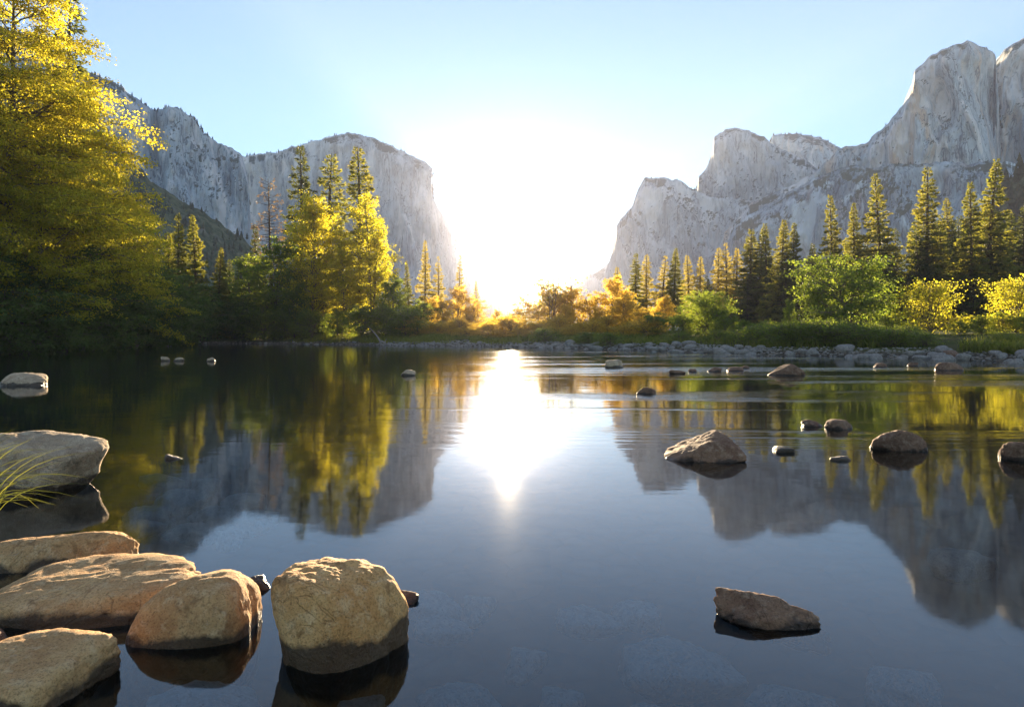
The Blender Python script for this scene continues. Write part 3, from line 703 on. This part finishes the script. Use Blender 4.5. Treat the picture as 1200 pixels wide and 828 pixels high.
# hazy thicket right of the sun
THK = [broadleaf_mesh(14, 4.6, 331, mat='leaf_glow_tint', n_limb=54, n_sub=7, per=24, leaf=.30, flat=.8, up=40, base=.05, droop=.1, stems=3),
       broadleaf_mesh(14, 4.2, 332, mat='leaf_glow_tint', n_limb=50, n_sub=7, per=22, leaf=.28, flat=.8, up=50, base=.06, droop=.06, stems=4)]
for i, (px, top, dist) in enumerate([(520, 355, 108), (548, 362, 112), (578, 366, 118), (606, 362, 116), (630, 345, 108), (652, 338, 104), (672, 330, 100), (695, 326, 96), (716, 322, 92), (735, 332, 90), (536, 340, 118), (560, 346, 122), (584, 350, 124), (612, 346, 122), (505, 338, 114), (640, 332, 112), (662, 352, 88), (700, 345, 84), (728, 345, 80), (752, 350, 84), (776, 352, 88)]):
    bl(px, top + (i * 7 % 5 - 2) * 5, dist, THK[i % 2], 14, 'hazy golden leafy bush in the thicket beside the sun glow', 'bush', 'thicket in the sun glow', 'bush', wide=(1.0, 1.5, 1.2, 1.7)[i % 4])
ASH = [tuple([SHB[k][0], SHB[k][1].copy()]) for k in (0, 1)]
for q in ASH: q[1].materials[0] = M['leaf_glow_tint']  # shrub copies recoloured with the painted glow
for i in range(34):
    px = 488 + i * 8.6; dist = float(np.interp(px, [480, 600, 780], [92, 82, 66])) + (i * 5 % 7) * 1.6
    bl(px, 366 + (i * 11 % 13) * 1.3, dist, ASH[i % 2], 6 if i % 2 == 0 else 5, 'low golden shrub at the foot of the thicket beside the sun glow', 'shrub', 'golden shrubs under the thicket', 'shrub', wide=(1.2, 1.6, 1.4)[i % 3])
bl(645, 290, 100, broadleaf_mesh(12, 3.2, 311, mat='leaf_gold', n_limb=22, n_sub=4, per=9, leaf=.24, flat=.8, up=45, base=.35, name='sparse', trunk_r=.005, stems=3), 12, 'sparse thin-twigged tree standing clear of the thicket right of the sun', kind='sparse_tree')
bl(668, 300, 102, broadleaf_mesh(11, 3.0, 312, mat='leaf_gold', n_limb=18, n_sub=4, per=9, leaf=.24, flat=.8, up=45, base=.35, name='sparse', trunk_r=.005, stems=3), 11, 'shorter sparse tree right of the thin-twigged one', kind='sparse_tree')
# right bank bushes
RND = broadleaf_mesh(6.5, 4.0, 321, mat='leaf_green', n_limb=64, n_sub=8, per=30, leaf=.20, flat=.5, up=28, base=.03, stems=3, droop=.15, prof=lambda t: .45 + .55 * math.sin(math.pi * min(1, .15 + t * .85)) ** .7)
YEL = broadleaf_mesh(4.6, 2.7, 322, mat='leaf_yellow', n_limb=46, n_sub=7, per=24, leaf=.17, flat=.6, up=46, base=.03, stems=6, droop=.10, prof=lambda t: .35 + .65 * math.sin(math.pi * min(1, .2 + t * .8)) ** .8)
bl(996, 294, 62, RND, 6.5, 'round bright green leafy tree in front of the dark conifers on the right bank', kind='leafy_tree', wide=1.02)
bl(1090, 325, 56, YEL, 4.6, 'glowing yellow bush on the right bank beside the round green tree', 'bush', kind='bush', wide=1.0)
bl(1192, 320, 52, YEL, 4.6, 'yellow leafed bush at the right edge of the photo', 'bush', kind='bush', wide=.9)
bl(826, 340, 66, RND, 6.5, 'green bush with a lit top between the hazy thicket and the stand', 'bush', kind='bush', wide=1.0)
bl(926, 346, 58, COT[2], 14, 'slim pale green sapling left of the round green tree', 'sapling', kind='sapling', wide=.6)
for i, (px, top, dist, k) in enumerate([(770, 362, 70, 1), (800, 362, 66, 0), (850, 366, 62, 1), (872, 370, 58, 0), (895, 372, 56, 1), (915, 374, 54, 0), (1040, 368, 58, 1), (1125, 372, 52, 0), (1150, 366, 52, 1), (1172, 360, 52, 0), (1205, 362, 50, 1), (1230, 355, 50, 0)]):
    bl(px, top, dist, SHB[k], 6 if k == 0 else 5, 'dark green shrub behind the cobbles of the right bank', 'shrub', 'shrubs behind the right bank cobbles', 'shrub')
for i, (px, top, dist) in enumerate([(905, 380, 52), (930, 384, 49), (948, 378, 49), (965, 376, 48), (985, 374, 47), (1005, 380, 46), (1025, 384, 45), (1048, 384, 44), (1068, 386, 44), (1085, 388, 42), (890, 380, 53), (918, 376, 50), (957, 372, 49), (1015, 378, 47), (1058, 380, 45), (865, 384, 56), (840, 386, 58), (800, 388, 60), (640, 384, 72), (690, 388, 66), (715, 388, 62)]):
    bl(px, top, dist, SHB[2], 2.4, 'low grey-green willow shrub at the edge of the cobbles', 'shrub', 'low willows along the cobbles', 'willow_shrub', wide=1.6)

# ------------------------------------------------------------------ grass
def grass_mesh(pts, hs, seed, wdt=.02, name='grass'):
    rng = np.random.default_rng(seed); n = len(pts)
    az = rng.uniform(0, 2 * np.pi, n); bend = rng.uniform(.1, .6, n) * hs
    dx = np.stack([np.cos(az), np.sin(az), 0 * az], -1); sd = np.stack([-np.sin(az), np.cos(az), 0 * az], -1)
    up = np.array([0, 0, 1.0]); w = (wdt * rng.uniform(.6, 1.4, n))[:, None]
    V = []
    for f, ww in ((0, 1), (.5, .8), (1, .08)):
        c = pts + dx * (bend * f * f)[:, None] + up * (hs * (f - .22 * f * f))[:, None]
        V += [c - sd * w * ww, c + sd * w * ww]
    V = np.stack(V, 1).reshape(-1, 3); b = np.arange(n)[:, None] * 6
    Fq = np.concatenate([b + np.array([0, 1, 3, 2]), b + np.array([2, 3, 5, 4])])
    return mesh_np(name, V, Fq, M['grass'])
def shore_band(n, p0, p1, lo, hi, seed):
    """random points on land along the shore between two shoreline indices"""
    rng = np.random.default_rng(seed); out = []
    seg = SHA[p0:p1 + 1]; L = np.concatenate([[0], np.cumsum(np.linalg.norm(np.diff(seg, axis=0), axis=1))])
    a = rng.uniform(0, L[-1], n * 3)
    bx, by = np.interp(a, L, seg[:, 0]), np.interp(a, L, seg[:, 1])
    i = np.clip(np.searchsorted(L, a) - 1, 0, len(seg) - 2); e = seg[i + 1] - seg[i]; e /= np.linalg.norm(e, axis=1)[:, None]
    nn = np.stack([e[:, 1], -e[:, 0]], -1)
    s = rng.uniform(lo, hi, n * 3); x = bx + nn[:, 0] * s; y = by + nn[:, 1] * s
    d_ = shore_sdf(x, y); k = (d_ >= lo) & (d_ <= hi)
    return x[k][:n], y[k][:n]
def bank_grass(n, p0, p1, lo, hi, hh, label, seed, wdt=.02):
    x, y = shore_band(n, p0, p1, lo, hi, seed); rng = np.random.default_rng(seed)
    k = fbm(x * .5, y * .5, 0 * x + seed, 3) > rng.normal(-.1, .15, len(x)); x, y = x[k], y[k]
    hs = rng.uniform(.5, 1.2, len(x)) * hh * (1 + .5 * fbm(x * .6, y * .6, 0 * x, 2))
    tag(ob('bank_grass', grass_mesh(np.stack([x, y, ground_z(x, y) - .03], -1), hs, seed, wdt)), label, 'grass', kind='stuff')
bank_grass(22000, 1, 4, 2.6, 9, .75, 'tall bright green grass behind the cobbles at the right', 71, .025)
bank_grass(14000, 5, 9, 3, 9, .6, 'olive grass behind the cobbles in the sun glow', 72, .03)
bank_grass(20000, 9, 13, 1.0, 12, .7, 'golden grass on the low bank left of the sun', 73, .03)
bank_grass(26000, 15, 20, .1, 5, .9, 'dark green grass hanging over the left bank', 74, .025)

# foreground grass tuft at the left
def tuft(cx, cy, n, seed, label):
    rng = np.random.default_rng(seed)
    me = MB()
    for i in range(n):
        a = rng.uniform(-.9, .9); L = rng.uniform(.45, 1.0); b = rng.uniform(.3, 1.0)
        f = np.linspace(0, 1, 8); c = np.stack([math.cos(a) * L * b * f ** 1.6, math.sin(a) * L * b * f ** 1.6, L * (f * 1.0 - .75 * b * f ** 2.2)], -1) + np.array([rng.normal(0, .05), rng.normal(0, .08), 0])
        w = .006 * (1 - f ** 2) + .0008; sd = np.array([-math.sin(a), math.cos(a), .3])
        V = np.stack([c - sd * w[:, None], c + sd * w[:, None]], 1).reshape(-1, 3)
        i0 = np.arange(7)[:, None] * 2
        me.add(V, i0 + np.array([0, 1, 3, 2]))
    o = ob('grass_tuft', me.mesh('grass_tuft', M['grass']), None, (cx, cy, max(.02, gz(cx, cy))))
    tag(o, label, 'grass', None)
tuft(-4.3, 5.3, 60, 81, 'arching green grass blades by the grey boulder at the left edge')
tuft(-3.75, 4.75, 36, 82, 'low grass blades trailing over the water in front of the grey boulder')

# ------------------------------------------------------------------ rocks
def ico(sub):
    import bmesh
    bm = bmesh.new(); bmesh.ops.create_icosphere(bm, subdivisions=sub, radius=1)
    V = np.array([v.co[:] for v in bm.verts]); Fc = np.array([[v.index for v in f.verts] for f in bm.faces]); bm.free()
    return V, Fc
ICO = {s: ico(s) for s in (3, 4, 6)}
def rock_mesh(dims, seed, mat, k=8, planes=12, sub=6, rough=.05, rz=0.0, tilt=(0, 0), extra=()):
    """a boulder: soft intersection of random planes (k large = angular), then weathered"""
    rng = np.random.default_rng(seed); V, Fc = ICO[sub]
    nr = rng.normal(size=(planes, 3)); nr /= np.linalg.norm(nr, axis=1)[:, None]
    h = rng.uniform(.72, 1.05, planes)
    ex = [(np.array(n, float) / np.linalg.norm(n), hh) for n, hh in extra]
    axn = np.array([(1, 0, 0), (-1, 0, 0), (0, 1, 0), (0, -1, 0), (0, 0, 1), (0, 0, -1)], float)
    nr = np.concatenate([nr, axn] + [e[0][None] for e in ex]); h = np.concatenate([h, np.full(6, 1.08)] + [np.array([e[1]]) for e in ex])
    q = np.maximum(V @ nr.T, 0) / h
    r = (q ** k).sum(1) ** (-1 / k)
    Pn = V * r[:, None]
    s = seed * 3.7
    n = fbm(Pn[:, 0] * 1.7 + s, Pn[:, 1] * 1.7, Pn[:, 2] * 1.7, 4) * rough * 2 + fbm(Pn[:, 0] * 6 + s, Pn[:, 1] * 6, Pn[:, 2] * 6, 5, .6) * rough * .8
    rid = 1 - abs(fbm(Pn[:, 0] * 2.3 + s, Pn[:, 1] * 3.1, Pn[:, 2] * 4, 3)) * 3
    n = n - np.clip(rid - .55, 0, 1) * rough * .7
    Pn = Pn * (1 + n)[:, None] * np.array(dims)
    Pn = Pn @ np.array(Matrix.Rotation(rz, 3, 'Z') @ Matrix.Rotation(tilt[1], 3, 'Y') @ Matrix.Rotation(tilt[0], 3, 'X')).T
    lo, hi = Pn.min(0), Pn.max(0); Pn = (Pn - (lo + hi) / 2) / (hi - lo) * 2 * np.array(dims)
    return mesh_np('rock', Pn, Fc, M[mat], True)
def rock(label, px0, px1, bottom, top, mat, seed, depth=1.0, k=8, rz=0.0, sink=.5, rough=.05, planes=12, cat='rock', name='boulder', tilt=(0, 0), group=None, extra=(), sub=6, d_off=0.0, hs=1.0):
    """stands in the water between picture columns px0..px1 with its near waterline at row `bottom`"""
    df = shore_d(bottom)
    wd = (px1 - px0) / F * df; dep = wd * depth
    dist = df + dep * .42 + d_off
    q = .13 * dep                                 # seen off axis, the outline is set by a near and a far corner
    xl = X(px0, dist - q if px0 < 600 else dist + q); xr = X(px1, dist + q if px1 < 600 else dist - q)
    wd = max(xr - xl, .4 * wd); dep = min(dep, wd * 1.3)
    htop = (CAMH - (top - HOR) / F * (dist + dep * .1)) * hs
    hh = max(htop, .02) / (1 - sink * .5) ; hz = hh * (1 + sink) / 2
    me = rock_mesh((wd / 2, dep / 2, hz), seed, mat, k, planes, sub, rough, rz, tilt, extra)
    o = ob(name, me, None, ((xl + xr) / 2, dist, htop - hz))
    tag(o, label, cat, group)
    return o
rock('large rounded tan boulder with a dark wet base, standing alone in the foreground water', 315, 479, 784, 660, 'rock_orange', 3, .85, 5, -.5, .5, .045, 7, extra=[((0, 0, 1), .72), ((.6, 0, .8), .86)])
rock('smooth oval tan boulder beside the big flat slab', 145, 303, 757, 669, 'rock_tan', 2, .74, 3.6, .1, .7, .025, 6)
rock('broad flat tan slab sloping to the left behind the oval boulder', -30, 252, 733, 646, 'rock_tan', 23, .58, 9, .14, .5, .055, 12, tilt=(.05, -.05), extra=[((0, -.1, 1), .55), ((.2, -.9, .3), .8)], hs=.72)
rock('long low brown rock behind the broad slab', -50, 157, 672, 622, 'rock_tan', 4, .40, 6, .14, .6, .04, 9, tilt=(0, -.10), extra=[((0, -.7, .7), .7)])
rock('tan boulder with a cracked top in the bottom left corner', -70, 131, 836, 738, 'rock_tan', 5, .72, 9, .1, .5, .05, 12, tilt=(.05, -.05), extra=[((0, -.15, 1), .62), ((.9, -.4, .1), .78)], hs=.8)
rock('small rough rock cut off by the left edge above the corner boulder', -32, 17, 768, 727, 'rock_brown', 6, .9, 8, 0, .6, .06, 10)
rock('big grey angular boulder at the left edge by the grass', -62, 108, 587, 507, 'rock_grey', 7, .75, 14, .15, .45, .05, 12, tilt=(0, .04), extra=[((.15, -.15, 1), .62), ((.25, -.85, .45), .66), ((-.6, -.5, .6), .8), ((.8, -.3, -.5), .6)])
rock('low flat grey rock in the water at the left edge', -4, 63, 452, 436, 'rock_grey', 8, .7, 7, 0, .5, .06, 10)
rock('angular tan rock with a sloping left side in midstream', 776, 869, 541, 505, 'rock_mid', 9, .8, 14, 0, .35, .07, 12, extra=[((-.5, -.1, .85), .33), ((-.1, -.9, .4), .55), ((.75, -.1, .6), .85), ((.1, -.45, .88), .6)])
rock('flat rough dark rock just breaking the water in the right foreground', 840, 971, 738, 690, 'rock_mid', 10, .50, 12, -.2, .5, .10, 14, extra=[((.3, -.3, .9), .45), ((-.5, -.4, .7), .7)], hs=.85)
rock('dark brown rounded rock in the water near the right edge', 1010, 1080, 528, 500, 'rock_brown', 31, .8, 7, 0, .5, .07, 11)
rock('reddish rock cut off by the right edge', 1173, 1222, 541, 516, 'rock_brown', 12, .8, 8, 0, .5, .06, 11)
rock('small dark rock left of the rounded brown rock, larger of a pair', 967, 1001, 503, 490, 'rock_brown', 13, .8, 7, 0, .5, .06, 11, name='stone', sub=4)
rock('small low rock, smaller of a pair left of the rounded brown rock', 938, 964, 500, 491, 'rock_brown', 14, .8, 7, 0, .5, .06, 11, name='stone', sub=4)
rock('small brown rock alone in midstream below the cobble bank', 745, 769, 461.5, 453, 'rock_brown', 15, .8, 8, 0, .5, .06, 11, name='stone', sub=4)
rock('pale stone in the water in front of the hazy thicket', 708, 731, 431, 421, 'rock_grey', 16, .8, 7, 0, .5, .06, 11, name='stone', sub=4)
rock('wedge-shaped reddish rock in the water before the low willows', 898, 945, 440, 426, 'rock_brown', 17, .6, 10, 0, .5, .07, 9, sub=4, extra=[((-.6, 0, .7), .6), ((.6, 0, .7), .7)])
rock('flat dark rock in the water before the grass at the right', 1094, 1131, 434, 424, 'rock_brown', 18, .7, 7, 0, .5, .06, 11, sub=4)
rock('dark rounded boulder at the edge of the right bank', 1103, 1127, 421.5, 410, 'rock_brown', 19, .9, 7, 0, .5, .06, 11, sub=4)
rock('pale stone left of a flat one in the calm water at the left', 189, 199, 423, 417.5, 'rock_grey', 20, .8, 6, 0, .5, .06, 9, name='stone', sub=4)
rock('flat pale stone right of the small one in the calm water at the left', 202, 217, 423, 418.5, 'rock_grey', 21, .7, 6, 0, .5, .06, 9, name='stone', sub=4)
rock('lone pale stone in the calm water at the left', 242, 254, 423.5, 418.5, 'rock_grey', 22, .8, 6, 0, .5, .06, 9, name='stone', sub=4)
rock('pale wedge stone in the water below the driftwood snag', 469, 487, 440, 433, 'rock_grey', 24, .7, 9, 0, .5, .06, 9, name='stone', sub=4)
rock('dark red rock tip poking out behind the large rounded boulder', 448, 491, 708, 692, 'rock_brown', 25, .5, 12, 0, .5, .08, 9, name='stone', sub=4)
rock('flaky little rock between the oval and the rounded boulder', 288, 319, 691, 675, 'rock_grey', 26, .7, 10, 0, .5, .12, 12, name='stone', sub=4)
rock('flat stone awash right of the angular midstream rock', 904, 932, 530, 522, 'rock_grey', 27, .7, 7, 0, .8, .08, 9, name='stone', sub=4)
rock('tiny flat stone awash left of the rounded brown rock', 972, 998, 540, 534, 'rock_grey', 28, .6, 7, 0, .8, .08, 9, name='stone', sub=4)
rock('flat stone barely awash in the calm water above the grey boulder', 192, 216, 538, 532, 'rock_grey', 29, .6, 7, 0, .8, .08, 9, name='stone', sub=4)
for i, (a, b, bt, tp) in enumerate([(783, 803, 438, 433), (806, 817, 436, 432), (829, 846, 435.5, 430), (850, 872, 435, 429.5), (866, 880, 432, 428), (1022, 1040, 430, 425), (1062, 1076, 429, 424)]):
    rock('low brown stone in the riffle before the cobble bank', a, b, bt, tp, 'rock_brown', 40 + i, .7, 7, 0, .6, .06, 10, name='stone', sub=4, group='riffle stones')

# cobbles along the banks
CB = [rock_mesh((1, .85, .62), 60 + i, 'cobble', 5, 9, 3, .05) for i in range(7)]
rng = np.random.default_rng(90)
def cobbles(n, p0, p1, lo, hi, smin, smax, label, group, seed):
    x, y = shore_band(n, p0, p1, lo, hi, seed); r_ = np.random.default_rng(seed)
    z = ground_z(x, y)
    for xx, yy, zz in zip(x, y, z):
        s = smin + (smax - smin) * r_.random() ** 2.2
        o = ob('cobble', CB[r_.integers(0, 7)], None, (xx, yy, max(zz, -.12) + s * .25), r_.uniform(0, 6.28))
        o.scale = (s, s, s * r_.uniform(.7, 1.1)); tag(o, label, 'cobble', group)
cobbles(200, 2, 8, -1.2, 2.6, .08, .60, 'rounded grey cobble on the stony right bank below the bushes', 'cobbles of the right bank', 91)
cobbles(46, 8, 11, -.8, 1.6, .10, .40, 'rounded cobble on the hazy bank under the sun', 'cobbles of the hazy bank', 92)
cobbles(40, 11, 15, -.6, 1.2, .10, .34, 'rounded pale cobble on the low bank before the cottonwoods', 'cobbles before the cottonwoods', 93)
cobbles(14, 16, 18, -.8, .8, .15, .55, 'pale stone at the foot of the overhanging left bank', 'stones at the left bank', 94)
# gravel between the cobbles
def gravel():
    V0, F0 = ico(1); x, y = shore_band(2600, 1, 12, -.8, 3.2, 95); r_ = np.random.default_rng(95)
    s = r_.uniform(.04, .15, len(x)); z = ground_z(x, y)
    V = V0[None] * r_.uniform(.75, 1.2, (len(x), len(V0), 1)) * s[:, None, None] * np.array([1.2, 1, .6]) + np.stack([x, y, z + s * .2], -1)[:, None]
    Fq = F0[None] + (np.arange(len(x)) * len(V0))[:, None, None]
    tag(ob('gravel', mesh_np('gravel', V.reshape(-1, 3), Fq.reshape(-1, 3), M['cobble'], True)), 'grey gravel between the cobbles of the far bank', 'gravel', kind='stuff')
gravel()
# stones lying under the water
SK = [rock_mesh((1, .6 + .09 * i, .45), 120 + i, 'sunken', 9, 8, 4, .09) for i in range(5)]
def sunken(px, py, wpx, label, i, group=None, top=-.07):
    dist = shore_d(py) * 1.08; r = wpx / 2 / F * dist
    x = X(px, dist); g = gz(x, dist)
    z = top - r * .42 - (i * 7 % 5) * .022
    o = ob('sunken_stone', SK[i % 5], None, (x, dist, z), i * 1.3); o.scale = (r, r, r)
    tag(o, label, 'stone', group)
sunken(690, 735, 78, 'pale speckled stone under the water in the middle foreground', 0, top=-.025)
sunken(615, 768, 66, 'round stone under the water left of the pale speckled one', 1, top=-.05)
r_ = random.Random(3)
for i, (px, py, wp) in enumerate([(800, 770, 150), (655, 812, 80), (760, 820, 60), (930, 815, 110), (540, 800, 90), (520, 735, 70), (560, 700, 60), (745, 700, 60), (1060, 790, 90),
                                  (500, 690, 70), (240, 820, 130), (420, 820, 90), (170, 590, 60), (215, 575, 60), (255, 590, 55), (190, 560, 50), (240, 560, 50), (285, 575, 55), (300, 600, 60), (225, 610, 55), (170, 615, 50), (270, 620, 50), (1120, 640, 70)]):
    sunken(px, py, wp, 'dim brown stone lying under the shallow water', i, 'sunken stones')

# driftwood snag on the low bank
mb = MB(); bx, by = X(447, 82), 82.0
sn = bpy.data.objects.new('driftwood_snag', None); COL.objects.link(sn); sn.location = (bx, by, gz(bx, by))
tag(sn, 'forked grey driftwood snag leaning at the waterline left of the sun', 'driftwood')
f = np.linspace(0, 1, 9)
mb.tube(np.stack([-1.6 * f ** 1.5, .3 * f, 2.2 * f], -1), .12 * (1 - f) + .025, 8); ob('stem', mb.mesh('stem', M['driftwood']), sn)
mb = MB(); mb.tube(np.stack([.2 + .5 * f, -.2 * f, 1.0 * f * (1 - .2 * f)], -1), .09 * (1 - f) + .02, 7)
mb.tube(np.stack([.5 * np.sin(f * 3), -.4 * f, .5 - 1.0 * f * .6], -1), .10 * (1 - f) + .03, 7); ob('branch', mb.mesh('branch', M['driftwood']), sn)
